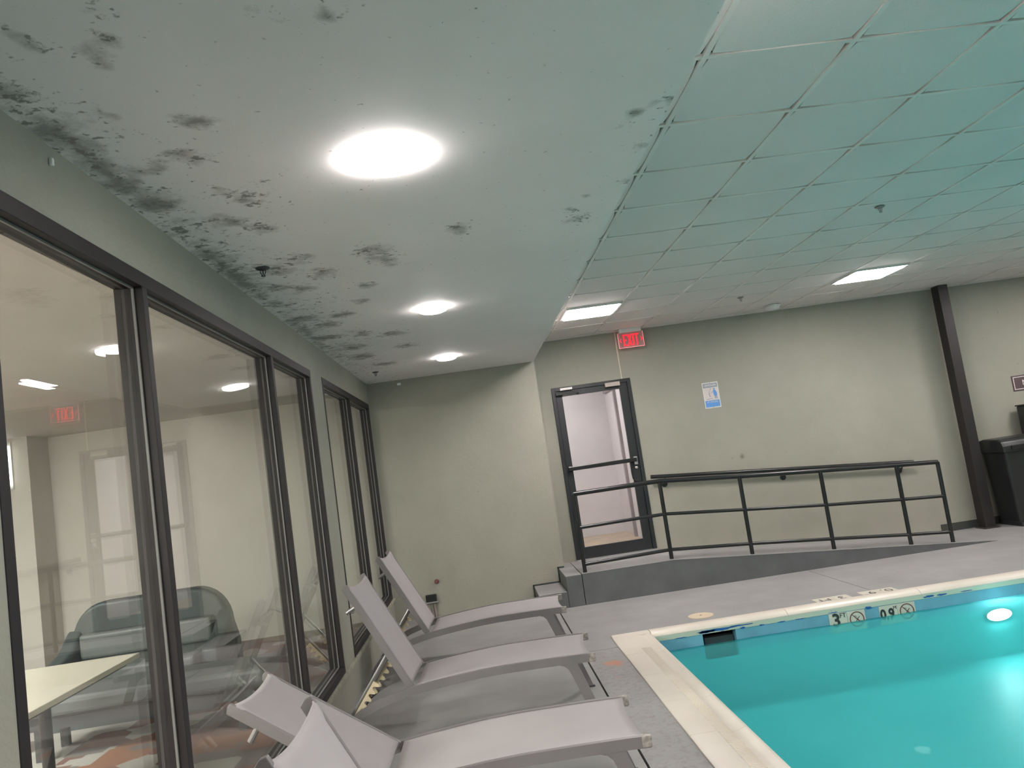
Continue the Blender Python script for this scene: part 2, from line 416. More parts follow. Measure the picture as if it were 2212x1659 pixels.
# ================================================================ walls
def wall_x_open(name, xa, xb, y0, y1, z0, z1, holes, m):
    """wall slab normal to x with rectangular holes (ya,yb,za,zb)"""
    mb = MB(); ys = y0
    for (ya, yb, za, zb) in holes:
        mb.box(xa, xb, ys, ya, z0, z1); mb.box(xa, xb, ya, yb, z0, za); mb.box(xa, xb, ya, yb, zb, z1); ys = yb
    mb.box(xa, xb, ys, y1, z0, z1)
    return build(name, mb, m, kind='structure')
W1 = (1.985, 6.03, 0.285, 2.568); W2 = (6.48, 9.30, 0.285, 2.568)
wall_x_open('wall_left', XL - 0.11, XL, YB, YN + 0.39, -0.1, 3.3, [W1, W2], m_wall)
build('wall_rear', bx(XL - 0.11, 0.857, YN, YF + 0.12, -0.1, 3.3), m_wall, kind='structure')
D = (1.056, 2.068, 0.333, 2.49)
mb = MB().box(0.857, D[0], YF, YF+0.12, -0.1, 3.3).box(D[0], D[1], YF, YF+0.12, D[3], 3.3).box(D[0], D[1], YF, YF+0.12, -0.1, D[2]).box(D[1], XR+0.12, YF, YF+0.12, -0.1, 3.3)
build('wall_far', mb, m_wall, kind='structure')
build('wall_right', bx(XR, XR+0.12, YB-0.12, YF+0.12, -0.1, 3.3), m_wall, kind='structure')
build('wall_back', bx(XL-0.11, XR+0.12, YB-0.12, YB, -0.1, 3.3), m_wall, kind='structure')
# narrow sill ledge under the windows and dark base
build('trim_1', bx(XL - 0.02, XL + 0.022, 1.9, YN, 0.255, 0.287), m_sill, kind='structure', bev=0.004)
build('baseboard_far', bx(5.70, XR, YF-0.012, YF, 0, 0.095), m_base, kind='structure', bev=0.003)
# painted black line along the wall by the steps
ln = MB().box(0.465, 0.79, YN-0.006, YN, 0.172, 0.19).box(0.458, 0.475, YN-0.006, YN, 0.0, 0.19).box(0.775, 0.79, YN-0.006, YN, 0.172, 0.352).box(0.775, 0.857, YN-0.006, YN, 0.335, 0.352)
build('baseboard_rear', ln, m_base, kind='structure')

# ================================================================ soffit (lower plain ceiling) with mould
pat = [(-0.734,1.749,.05),(-0.776,1.861,.05),(-0.834,1.948,.05),(-1.096,2.044,.07),(-1.081,2.131,.09),(-0.952,2.21,.06),(-1.1,2.344,.08),(-1.107,2.586,.09),(-1.094,2.791,.1),(-1.074,2.95,.12),(-1.092,3.233,.12),(-1.091,3.51,.12),(-1.073,3.715,.12),(-0.801,2.922,.08),(-0.742,3.022,.08),(-0.798,3.357,.09),(-0.887,3.256,.1),(-0.908,4.02,.13),(-0.763,3.91,.12),(-0.685,4.235,.12),(-0.863,4.466,.12),(-1.09,4.839,.14),(-1.055,5.324,.16),(-0.946,5.578,.16),(-0.775,5.352,.13),(-0.759,6.113,.16),(-0.923,6.683,.18),(-0.388,3.914,.13),(-0.341,4.116,.12),(0.068,3.716,.08),(0.089,3.801,.07),(-0.926,7.243,.2),(-0.691,2.346,.05),(-0.737,2.317,.05),(-0.347,1.838,.03),(-0.222,1.843,.05),(0.677,3.813,.09),(0.688,3.479,.04),(0.609,3.645,.05),(0.742,2.64,.04),(0.702,2.743,.03),(0.831,2.59,.06),(0.82,2.95,.05),(0.835,3.35,.05),(-0.846,2.531,.06),(-0.796,2.606,.06),(-0.956,2.616,.07),(-0.654,2.899,.05),(-0.524,6.298,.14),(-0.469,6.948,.15),(-0.408,1.777,.03),(-0.936,1.825,.05),(-1.0,4.4,.14),(-1.02,6.1,.15),(-0.8,7.9,.15),(-0.6,5.0,.09),(-0.5,4.6,.08)]
so = root('ceiling', (0, 0, HS), kind='structure')
ny = 230; nx = 34; ye = YF
vs = []; dens = []
for j in range(ny + 1):
    y = YB + (ye - YB) * j / ny
    for i in range(nx + 1):
        x = XL + (XS - XL) * i / nx
        vs.append((x, y, HS))
        d = 0.0
        for (px, py, r) in pat:
            q = ((x-px)**2 + ((y-py)*0.85)**2) / (r*r*1.1)
            if q < 9: d = max(d, math.exp(-q*0.9))
        wl = (x - XL)
        band = math.exp(-((wl-0.06)/0.10)**2) * (1.15 if 1.9 < y < 7.6 else 0.5)
        wide = math.exp(-(wl/(0.34 + 0.32*min(1, max(0, (y-3.0)/2))))**2) * (0.62 if y > 2.2 else 0.35)
        dens.append(min(1.2, max(d, band * (0.75 + 0.35*noise.noise((x*3, y*1.6, 0))), wide * (0.9 + 0.4*noise.noise((x*2+5, y*1.3, 3))))))
me = bpy.data.meshes.new('soffit')
nb = len(vs)
faces = [(j*(nx+1)+i, (j+1)*(nx+1)+i, (j+1)*(nx+1)+i+1, j*(nx+1)+i+1) for j in range(ny) for i in range(nx)]
mb = MB(); mb.add(vs, faces); mb.box(XL, XS-0.0005, YB, ye, HS+0.001, 3.3)
mb.v = mb.v
me = bpy.data.meshes.new('plain_soffit'); me.from_pydata([(x, y, z-HS) for x, y, z in mb.v], [], mb.f)
a = me.attributes.new('mould', 'FLOAT', 'POINT')
a.data.foreach_set('value', dens + [0.0] * (len(mb.v) - nb))
build('plain_soffit', me, m_soffit, so)

# ================================================================ grid ceiling
gc = root('ceiling', (0, 0, HG), kind='structure')
build('plenum', bx(XS, XR, YB, YF, 3.26, 3.3), m_plenum, gc)
NC = 14; RMIN, RMAX = -2, 11
panels = {(0, 8), (5, 8), (10, 8), (0, -2), (5, -2), (10, 3), (5, -7), (0, -7), (10, -3), (10, -8)}  # all but the first pair are unseen, assumed so the hall is lit
# the bars
xs = [X0 + i*T for i in range(NC + 1)]
for x in xs: build('grid_bar', bx(x-0.012, x+0.012, YB, YF, HG, HG+0.014), m_tbar, gc)
r = -11
while Y0 + r*T < YF:
    if Y0 + r*T > YB:
        y = Y0 + r*T
        build('grid_bar', bx(XS, XR, y-0.012, y+0.012, HG+0.0004, HG+0.0136), m_tbar, gc)
    r += 1
build('wall_angle', bx(XS, XS+0.02, YB, YF, HG, HG+0.02), m_tbar, gc)
build('wall_angle', bx(XS+0.02, XR, YF-0.02, YF, HG-0.0003, HG+0.019), m_tbar, gc)
def tile_mb(x0, x1, y0, y1):
    """tile between bars: corners drawn in, mid-edges tight, so the joints open towards the crossings"""
    cx, cy = (x0+x1)/2, (y0+y1)/2; hx, hy = (x1-x0)/2-0.012, (y1-y0)/2-0.012
    g = 0.013; pts = []
    def e(t): return g * min(1.0, (abs(t)**2.6))
    ts = [-1, -0.7, -0.35, 0.35, 0.7]
    for t in ts: pts.append((cx+t*(hx-g*(abs(t) == 1)), cy-hy+e(t)))
    for t in ts: pts.append((cx+hx-e(t), cy+t*(hy-g*(abs(t) == 1))))
    for t in ts: pts.append((cx-t*(hx-g*(abs(t) == 1)), cy+hy-e(t)))
    for t in ts: pts.append((cx-hx+e(t), cy-t*(hy-g*(abs(t) == 1))))
    return MB().extr(pts, 'z', HG+0.0055, HG+0.021)
cache = {}
rest = MB()
for rr in range(-12, 12):
    y0 = Y0 + rr*T; y1 = min(y0 + T, YF - 0.008)
    if y1 <= YB: continue
    y0 = max(y0, YB)
    for cc in range(-1, NC + 1):
        x0 = X0 + cc*T if cc >= 0 else XS + 0.008; x1 = X0 + (cc+1)*T; x1 = min(x1, XR)
        if (cc, rr) in panels or x0 >= XR: continue
        vis = -1 <= rr and cc <= 10
        if not vis:
            rest.box(x0+0.012, x1-0.012, y0+0.012, y1-0.012, HG+0.0055, HG+0.021); continue
        key = (round(x1-x0, 3), round(y1-y0, 3))
        if key not in cache:
            o = build('ceiling_tile', tile_mb(x0, x1, y0, y1), m_tile, gc)
            # re-centre mesh so it can be shared
            for v in o.data.vertices: v.co.x -= x0; v.co.y -= y0
            cache[key] = o.data
        else:
            o = bpy.data.objects.new('ceiling_tile', cache[key]); C.objects.link(o); o.parent = gc
        o.location = (x0, y0, random.uniform(-0.0008, 0.0012))
build('ceiling_tile_field', rest, m_tile, gc, kind='stuff')

# ================================================================ lamps
def panel(c, r, label):
    x = X0 + (c+0.5)*T; y = Y0 + (r+0.5)*T; h = T/2 - 0.014
    t = root('ceiling_light_panel', (x, y, HG), label, 'ceiling light', 'square ceiling light panels')
    for a in ((x-h, x+h, y-h, y-h+0.02), (x-h, x+h, y+h-0.02, y+h), (x-h, x-h+0.02, y-h+0.02, y+h-0.02), (x+h-0.02, x+h, y-h+0.02, y+h-0.02)):
        build('frame_rail', bx(*a, HG-0.012, HG+0.02), m_white, t)
    k = h - 0.02
    df = MB(); df.add([(x-k,y-k,HG+0.015),(x+k,y-k,HG+0.015),(x+k,y+k,HG+0.015),(x-k,y+k,HG+0.015),(x-k+.015,y-k+.015,HG-0.022),(x+k-.015,y-k+.015,HG-0.022),(x+k-.015,y+k-.015,HG-0.022),(x-k+.015,y+k-.015,HG-0.022)],
                    [(0,3,2,1),(4,5,6,7),(0,1,5,4),(1,2,6,5),(2,3,7,6),(3,0,4,7)])
    build('diffuser', df, m_panel, t)  # dropped below the tiles so its edges spread a glow over them
for c, r in sorted(panels):
    lb = {(0, 8): 'glowing square panel light in the tile ceiling just in front of the exit sign', (5, 8): 'glowing square panel light in the tile ceiling towards the dark column'}.get((c, r), 'square ceiling light panel outside the photograph, over the rest of the pool hall')
    panel(c, r, lb)
def downlight(x, y, label, r=0.118):
    t = root('round_ceiling_light', (x, y, HS), label, 'ceiling light', 'round lights in the plain ceiling')
    build('trim_ring', MB().lathe([(r+0.002, 0.001), (r+0.002, -0.002), (r-0.006, -0.003), (r-0.006, 0.001)], (x, y, HS)), m_white, t, smooth='auto')
    build('diffuser', MB().lathe([(r, -0.001), (r, -0.016), (r*0.96, -0.026), (r*0.8, -0.033), (r*0.4, -0.037), (0.01, -0.038)], (x, y, HS), 36), m_down, t, smooth='auto')  # domed below the ceiling so its sides wash a halo around the light
downlight(-0.175, 2.765, 'largest glowing round light, nearest in the plain ceiling', 0.14)
downlight(-0.16, 5.5, 'middle glowing round light in the plain ceiling', 0.10)
downlight(-0.157, 7.97, 'smallest glowing round light, farthest back in the plain ceiling', 0.10)
for y in (0.05, -2.6): downlight(-0.17, y, 'round ceiling light outside the photograph, behind the viewer', 0.12)  # unseen lights carrying on the row, needed to light the hall

# ================================================================ windows in the left wall
GX = -1.226
def window(n, Y, mull, skew):
    y0, y1, z0, z1 = Y
    wnd = root('window_%d' % n, (GX, y0, z0), kind='structure')
    xa, xb = XL - 0.105, XL + 0.004; f = 0.045; hz = 0.058
    build('header', bx(xa, xb, y0, y1, z1-hz, z1), m_frame, wnd, bev=0.002)
    build('sill', bx(xa, xb, y0, y1, z0, z0+0.05), m_frame, wnd, bev=0.002)
    build('jamb', bx(xa, xb-0.001, y0, y0+f, z0+0.05, z1-hz), m_frame, wnd, bev=0.002)
    build('jamb', bx(xa, xb-0.001, y1-f, y1, z0+0.05, z1-hz), m_frame, wnd, bev=0.002)
    edges = [y0+f]
    for m_ in mull:
        build('mullion', bx(xa, xb-0.001, m_-f, m_, z0+0.05, z1-hz), m_frame, wnd, bev=0.002); edges += [m_-f, m_]
    edges.append(y1-f)
    for i in range(0, len(edges), 2):
        a, b = edges[i], edges[i+1]; za, zb = z0+0.05, z1-hz
        k, tz = skew[i//2]
        # double glazing: two sheets a little out of true, as the doubled reflections show
        for off, k2, t2 in ((0.0, k, tz), (-0.022, k*0.8, tz - 0.0042)):
            cy, cz = (a+b)/2, (za+zb)/2; p = MB(); th = 0.004
            cs = []
            for dx in (0, -th):
                for yy, zz in ((a, za), (b, za), (b, zb), (a, zb)):
                    cs.append((GX + off + dx + k2*(yy-cy) + t2*(zz-cz), yy, zz))
            p.add(cs, [(0,1,2,3),(7,6,5,4),(0,4,5,1),(1,5,6,2),(2,6,7,3),(3,7,4,0)])
            build('pane', p, m_glass, wnd)
        bd = MB(); w_ = 0.008
        for xx in (GX + 0.012,):
            bd.box(xx, xx+0.008, a, a+w_, za, zb).box(xx, xx+0.008, b-w_, b, za, zb).box(xx, xx+0.008, a+w_, b-w_, za, za+w_).box(xx, xx+0.008, a+w_, b-w_, zb-w_, zb)
        build('glazing_bead', bd, m_bead, wnd)
window(1, W1, (3.02, 4.90), [(-0.014, 0.004), (0.002, 0.0), (0.0, 0.0)])
window(2, W2, (7.90,), [(0.002, 0.0), (0.0, 0.0)])

# ================================================================ door to the corridor
dr = root('door_1', (1.562, YF, D[2]), kind='structure')
x0, x1, z0, z1 = D
fr = MB().box(x0, x0+0.045, YF-0.02, YF+0.12, z0, z1).box(x1-0.045, x1, YF-0.02, YF+0.12, z0, z1).box(x0+0.045, x1-0.045, YF-0.02, YF+0.12, z1-0.045, z1)
build('door_frame', fr, m_door, dr, bev=0.002)
a, b, c, d = x0+0.048, x1-0.048, z0+0.012, z1-0.048
gx0, gx1, gz0, gz1 = 1.182, 1.920, 0.482, 2.372
lf = MB().box(a, gx0, YF, YF+0.045, c, d).box(gx1, b, YF, YF+0.045, c, d).box(gx0, gx1, YF, YF+0.045, c, gz0).box(gx0, gx1, YF, YF+0.045, gz1, d)
leaf = build('door_leaf', lf, m_door, dr, bev=0.002)
build('glass_pane', bx(gx0, gx1, YF+0.018, YF+0.026, gz0, gz1), m_dglass, leaf)
build('push_bar', MB().box(1.12, 1.985, YF-0.075, YF-0.04, 1.435, 1.485), m_black, leaf, bev=0.006)
build('push_bar_bracket', MB().box(1.125, 1.165, YF-0.045, YF, 1.43, 1.49).box(1.95, 1.985, YF-0.045, YF, 1.43, 1.49), m_black, leaf, bev=0.004)
build('latch_case', bx(1.955, 1.992, YF-0.06, YF, 1.40, 1.50), m_steel, leaf, bev=0.004, label='grey metal latch case')
build('lock_cylinder', MB().lathe([(0.017, 0), (0.017, -0.03), (0.006, -0.035)], (1.972, YF, 1.36), 16, 'y'), m_steel, leaf)
build('pull_handle', MB().tube([(1.90, YF-0.045, 1.44), (1.90, YF-0.05, 1.30), (1.905, YF-0.05, 1.235), (1.925, YF-0.05, 1.205), (1.97, YF-0.04, 1.20)], 0.011), m_black, leaf, smooth='auto')
build('door_closer', MB().box(1.10, 1.40, YF-0.055, YF-0.005, 2.385, 2.42).box(1.18, 1.36, YF-0.06, YF-0.005, 2.37, 2.40), m_black, leaf, bev=0.004)
build('closer_rail', bx(1.165, 1.32, YF-0.04, YF-0.02, 2.445, 2.475), m_steel, dr, bev=0.002)
build('closer_plate', bx(1.735, 1.925, YF-0.05, YF-0.02, 2.41, 2.462), m_plate, dr, bev=0.003, label='pale tan metal plate')
build('threshold', bx(x0, x1, YF-0.06, YF+0.12, z0-0.005, z0+0.012), m_steel, dr, bev=0.003)

# corridor behind the door
cw = MB().box(-0.2, 4.6, 12.2, 12.3, 0.2, 3.0)
build('wall_corridor', cw, m_corr, kind='structure')
build('wall_corridor_side', bx(2.15, 2.25, 9.87, 12.2, 0.2, 3.0), m_corr, kind='structure')
build('wall_corridor_left', bx(-0.3, -0.2, 9.87, 12.2, 0.2, 3.0), m_corr, kind='structure')
build('floor_corridor', bx(-0.2, 4.6, 9.87, 12.3, 0.2, 0.345), m_corrf, kind='structure')
build('ceiling_corridor', bx(-0.2, 4.6, 9.87, 12.3, 2.95, 3.05), m_corr, kind='structure')
build('trim_2', MB().box(2.11, 2.15, 11.25, 11.33, 0.345, 2.6).box(2.11, 2.15, 11.33, 12.1, 2.5, 2.6), m_corrtrim, kind='structure')
t = root('corridor_fill_lamp', (0.9, 11.0, 2.95), 'unseen flat ceiling lamp added to light the corridor behind the glass door', 'ceiling light')  # lamp out of view, added to brighten the corridor
build('diffuser', bx(0.6, 1.2, 10.7, 11.3, 2.92, 2.949), m_corrl, t)
build('frame_rail', bx(0.58, 1.22, 10.68, 10.699, 2.915, 2.949), m_white, t)

# ================================================================ ramp, landing and step
rp = root('ramp', (3.0, 9.2, 0), 'grey painted concrete wheelchair ramp with landing below the glass door', 'ramp')
def twotone(o): mat_by_face(o, lambda p: 0 if p.normal.z > 0.5 else 1)
YR = 8.65
o = build('landing', bx(0.79, 0.967, YR, YN-0.002, 0, 0.333), [m_floor, m_rampside], rp, bev=0.006); twotone(o)
o = build('ramp_slope', MB().extr([(0.973, 0), (5.68, 0.0), (5.68, 0.002), (2.0, 0.333), (0.973, 0.333)], 'y', YR, YF-0.003), [m_floor, m_rampside], rp, bev=0.005); twotone(o)
o = build('curb_edge', MB().extr([(0.973, 0.3335), (2.0, 0.3335), (5.60, 0.0085), (5.60, 0.0125), (2.0, 0.338), (0.973, 0.338)], 'y', YR-0.002, YR+0.055), m_floor, rp)
o = build('lower_step', bx(0.472, 0.788, YR+0.0, YN-0.002, 0, 0.172), [m_floor, m_rampside], rp, bev=0.006); twotone(o)
# small return of the landing behind the near wall end
o = build('landing', bx(0.86, 0.967, YN-0.001, YF-0.003, 0, 0.333), m_floor, rp)

# ================================================================ ramp railing and wall handrail
YP = 8.72
def zr(x, zt): # rail height offset follows the slope
    return zt
post_x = [1.02, 1.997, 2.905, 3.835, 4.72, 5.205]
base_z = [0.333, 0.333, 0.252, 0.168, 0.088, 0.044]
top = [(1.02, 1.20), (1.997, 1.205), (2.905, 1.125), (3.835, 1.055), (4.72, 0.99), (5.205, 0.958)]
mid = [(1.02, 0.825), (1.997, 0.835), (2.905, 0.752), (3.835, 0.668), (4.72, 0.60), (5.205, 0.57)]
low = [(1.02, 0.422), (1.997, 0.44), (2.905, 0.372), (3.835, 0.288), (4.72, 0.203), (5.205, 0.163)]
rl = root('ramp_railing', (3.1, YP, 0.1), 'black pipe railing with three rails along the front edge of the ramp', 'railing')
for i, x in enumerate(post_x):
    build('post', MB().tube([(x, YP, base_z[i]), (x, YP, top[i][1])], 0.023, 14), m_black, rl, smooth='auto')
for nm, L, r in (('top_rail', top, 0.026), ('middle_rail', mid, 0.019), ('lower_rail', low, 0.019)):
    build(nm, MB().tube([(x, YP, z) for x, z in L], r, 14), m_black, rl, smooth='auto')
hr = root('wall_handrail', (3.8, YF, 0.9), 'black round handrail bracketed to the green wall behind the ramp railing', 'handrail')
def hz_(x): return 1.222 + (x-2.114) * (0.930-1.222) / (5.455-2.114)
build('rail', MB().tube([(2.114, 9.655, hz_(2.114)), (2.13, 9.655, hz_(2.13)), (5.455, 9.655, hz_(5.455))], 0.024, 14), m_black, hr, smooth='auto')
for x in (2.29, 3.80, 5.30):
    z = hz_(x) - 0.10
    br = build('bracket', MB().tube([(x, YF-0.012, z), (x, YF-0.06, z+0.005), (x, 9.66, z+0.04), (x, 9.655, z+0.09)], 0.010, 8), m_black, hr, smooth='auto')
    build('wall_flange', MB().lathe([(0.038, 0.0), (0.038, -0.008), (0.02, -0.014), (0.005, -0.014)], (x, YF, z), 20, 'y'), m_black, br, smooth='auto')

# ================================================================ column
cl = root('column', (6.185, 9.575, 0), 'dark brown steel column standing just in front of the far wall', 'column')
build('shaft', MB().box(6.12, 6.25, 9.50, 9.512, 0.012, HG).box(6.12, 6.25, 9.638, 9.65, 0.012, HG).box(6.122, 6.130, 9.512, 9.638, 0.012, HG).box(6.24, 6.248, 9.512, 9.638, 0.012, HG), m_column, cl, bev=0.002)
build('base_plate', bx(6.095, 6.285, 9.475, 9.675, 0, 0.014), m_joint, cl, bev=0.002)

# ================================================================ exit sign
ex = root('exit_sign', (2.13, 9.6, 2.86), 'red lit see-through exit sign hanging from the ceiling above the glass door', 'exit sign')
build('canopy', bx(1.99, 2.27, 9.56, 9.64, 3.045, HG), m_white, ex, bev=0.004)
ac = build('acrylic_panel', bx(1.972, 2.288, 9.592, 9.602, 2.858, 3.046), m_acryl, ex)
def letter(ch, x0, x1, z0, z1, s=0.015):
    g = MB(); ya, yb = 9.584, 9.590
    def b(a, c, d, e): g.box(a, c, ya, yb, d, e)
    if ch == 'E':
        b(x0, x0+s, z0, z1); b(x0+s, x1, z1-s, z1); b(x0+s, x1, z0, z0+s); b(x0+s, x1-0.006, (z0+z1)/2-s/2, (z0+z1)/2+s/2)
    elif ch == 'I': b(x0, x1, z0, z1)
    elif ch == 'T':
        m_ = (x0+x1)/2; b(x0, x1, z1-s, z1); b(m_-s/2, m_+s/2, z0, z1-s)
    else:
        k = s*1.15
        g.extr([(x0, z0), (x0+k, z0), (x1, z1), (x1-k, z1)], 'y', ya, yb)
        g.extr([(x1-k, z0), (x1, z0), (x0+k, z1), (x0, z1)], 'y', ya-0.0005, yb-0.0005)
    return g
for ch, xa_, xb_ in (('E', 2.030, 2.078), ('X', 2.084, 2.142), ('I', 2.150, 2.166), ('T', 2.174, 2.232)):
    build('letter', letter(ch, xa_, xb_, 2.877, 3.022), m_exit, ac)
for s, cx in ((-1, 1.995), (1, 2.265)):
    ar = MB().extr([(cx+s*0.012, 2.95), (cx-s*0.010, 2.975), (cx-s*0.010, 2.963), (cx-s*0.0, 2.95), (cx-s*0.010, 2.937), (cx-s*0.010, 2.925)], 'y', 9.584, 9.590)
    build('chevron', ar, m_exit, ac)
build('lit_edge', MB().box(1.972, 2.288, 9.59, 9.604, 2.855, 2.8585).box(1.9695, 1.972, 9.59, 9.604, 2.855, 3.046).box(2.288, 2.2905, 9.59, 9.604, 2.855, 3.046), emis('sign edge glow', (1.0, 0.35, 0.38), 0.9), ex)
cb = build('cable_cover', MB().extr([(1.960, HG), (1.972, HG), (1.972, 2.84), (1.972, 2.49), (1.960, 2.49), (1.957, 2.84)], 'y', YF-0.012, YF), mat('cream cable cover', (0.55, 0.48, 0.38), 0.5, bstr=0), label='cream cable cover running down from the exit sign to the door frame', cat='cable cover')

# ================================================================ pool rules sign
def wsign():
    s = root('pool_sign', (3.08, YF, 1.94), 'small white and blue pool lift sign on the far green wall', 'sign')
    x0, x1, z0, z1, y = 2.967, 3.175, 1.962, 2.292, YF
    build('board', bx(x0, x1, y-0.006, y, z0, z1), m_white, s, bev=0.001)
    def pt(nm, mb, m, **k): return build(nm, mb, m, s, **k)
    pt('header_band', bx(x0+.012, x1-.012, y-0.0075, y-0.0061, z1-.068, z1-.014), m_signline)
    pt('header_text', text_mb('USE POOL/SPA', 0.036, 3.071, y-0.0085, z1-.041, squash=0.66, bold=0.0008, extrude=0.0004), m_white)
    pt('picture_field', bx(x0+.014, x1-.014, y-0.0075, y-0.0061, z0+.10, z1-.07), m_signcream)
    pt('middle_text', text_mb('LIFT AVAILABLE', 0.030, 3.071, y-0.0085, z0+.078, squash=0.70, bold=0.0006, extrude=0.0004), m_signpale)
    pt('footer_band', bx(x0+.012, x1-.012, y-0.0075, y-0.0061, z0+.014, z0+.098), m_signblue)
    # lift pictogram: seated figure, mast, water line
    g = MB(); cx, cz = 3.118, 2.145
    g.lathe([(0.011, 0), (0.011, -0.001)], (cx-0.004, y-0.0078, cz+0.058), 12, 'y')
    g.extr([(cx-.018, cz+.045), (cx+.008, cz+.045), (cx+.026, cz+.01), (cx+.026, cz-.03), (cx+.008, cz-.035), (cx-.010, cz-.035), (cx-.020, cz+.0)], 'y', y-0.0088, y-0.0078)
    pt('figure_body', g, m_signblue)
    g = MB().extr([(cx-.008, cz-.035), (cx+.006, cz-.035), (cx+.004, cz-.068), (cx-.008, cz-.068)], 'y', y-0.0088, y-0.0078).extr([(cx+.010, cz-.035), (cx+.022, cz-.035), (cx+.024, cz-.068), (cx+.012, cz-.068)], 'y', y-0.0088, y-0.0078)
    g.tube([(cx-.018, y-0.0085, cz+.028), (cx-.078, y-0.0085, cz-.008)], 0.003, 6)
    g.tube([(cx-.078, y-0.0085, cz-.008), (cx-.062, y-0.0085, cz-.04)], 0.005, 6)
    g.tube([(cx-.078, y-0.0085, cz-.008), (cx-.068, y-0.0085, cz+.03), (cx-.045, y-0.0085, cz+.062), (cx-.052, y-0.0085, cz+.075)], 0.003, 6)
    g.box(cx-.115, cx-.035, y-0.0088, y-0.0078, cz-.068, cz-.062)
    pt('figure_lines', g, m_signline)
    pt('screw', MB().lathe([(0.004, 0), (0.003, -0.003)], (3.071, y-0.006, z1-.007), 10, 'y'), m_joint); pt('screw', MB().lathe([(0.004, 0), (0.003, -0.003)], (3.071, y-0.006, z0+.007), 10, 'y'), m_joint)
wsign()
s = root('brown_sign', (7.2, YF, 1.62), 'brown sign with white border cut off at the right edge', 'sign')
build('board', bx(7.005, 7.60, YF-0.008, YF, 1.622, 1.822), m_brown, s, bev=0.002)
bd = MB()
for a in ((7.022, 7.583, 1.639, 1.649), (7.022, 7.583, 1.795, 1.805), (7.022, 7.032, 1.649, 1.795), (7.573, 7.583, 1.649, 1.795)):
    bd.box(a[0], a[1], YF-0.0095, YF-0.0075, a[2], a[3])
build('border', bd, m_signcream, s); build('lettering', text_mb('NO', 0.10, 7.215, YF-0.010, 1.72), m_signcream, s)

# ================================================================ small things on ceiling and walls
def sprinkler(x, y, z, label, m=m_dark, k=1.0):
    t = root('sprinkler_head', (x, y, z), label, 'sprinkler', 'sprinkler heads')
    build('escutcheon', MB().lathe([(0.036*k, 0), (0.036*k, -0.004), (0.026*k, -0.010), (0.014*k, -0.013)], (x, y, z), 20), m, t, smooth='auto')
    g = MB()
    for s in (-1, 1):
        g.tube([(x+s*0.011*k, y, z-0.010), (x+s*0.014*k, y, z-0.022*k), (x+s*0.004, y, z-0.042*k)], 0.0025*k, 6)
    g.tube([(x, y, z-0.012), (x, y, z-0.036*k)], 0.003*k, 6)
    build('yoke', g, m, t); build('deflector', MB().lathe([(0.012*k, -0.042*k), (0.012*k, -0.045*k), (0.003, -0.046*k)], (x, y, z), 12), m, t)
sprinkler(-0.954, 3.978, HS, 'dark sprinkler head in the mouldy ceiling nearest the long window')
sprinkler(-0.942, 8.39, HS, 'dark sprinkler head in the far left corner of the plain ceiling')
m_chrome = mat('worn chrome', (0.30, 0.25, 0.24), 0.3, metal=0.6, bstr=0)
sprinkler(3.155, 5.371, HG, 'brownish sprinkler head in the tile ceiling before the right square panel', m_chrome, 0.95)
sprinkler(3.163, 8.418, HG, 'tiny sprinkler head in the tile ceiling between the two square panels', m_chrome, 1.0)
t = root('smoke_detector', (3.87, 9.30, HG), 'round white smoke detector on the tile ceiling by the far wall', 'smoke detector')
build('base_disc', MB().lathe([(0.098, 0), (0.098, -0.016), (0.090, -0.020)], (3.87, 9.30, HG), 28), m_white, t, smooth='auto')
build('sensor_dome', MB().lathe([(0.085, -0.020), (0.082, -0.036), (0.06, -0.054), (0.02, -0.060)], (3.87, 9.30, HG), 28), m_white, t, smooth='auto')
def clip(p, n, label):
    x, y, z = p; t = MB().box(x-0.008, x+0.004, y-0.007, y+0.007, z-0.012, z+0.012)
    if n == 'y': t = MB().box(x-0.022, x+0.022, y-0.008, y, z-0.013, z+0.013)
    build('wall_clip', t, m_hook, bev=0.003, label=label, cat='clip')
clip((XL+0.008, 2.37, 2.76), 'x', 'small white clip high on the green wall above the long window')
clip((-0.79, YN, 2.765), 'y', 'small white clip on the rear wall just under the plain ceiling')
t = root('hose_valve', (-0.72, YN, 0.0), 'black utility box on short pipes with a red stub low on the rear wall', 'valve box')
build('box_body', bx(-0.80, -0.675, YN-0.05, YN, 0.178, 0.262), m_plastic, t, bev=0.006)
build('box_lip', bx(-0.812, -0.655, YN-0.062, YN-0.002, 0.165, 0.182), m_steel, t, bev=0.005)
build('pipe', MB().tube([(-0.735, YN-0.025, 0.0), (-0.735, YN-0.025, 0.17)], 0.011, 10), m_pipe, t)
build('pipe', MB().tube([(-0.705, YN-0.025, 0.0), (-0.705, YN-0.025, 0.17)], 0.014, 10), m_pipe, t)
build('red_stub', MB().lathe([(0.026, 0), (0.028, -0.02), (0.018, -0.035)], (-0.650, YN, 0.40), 14, 'y'), m_knob, t, label='dull red round stub', smooth='auto')

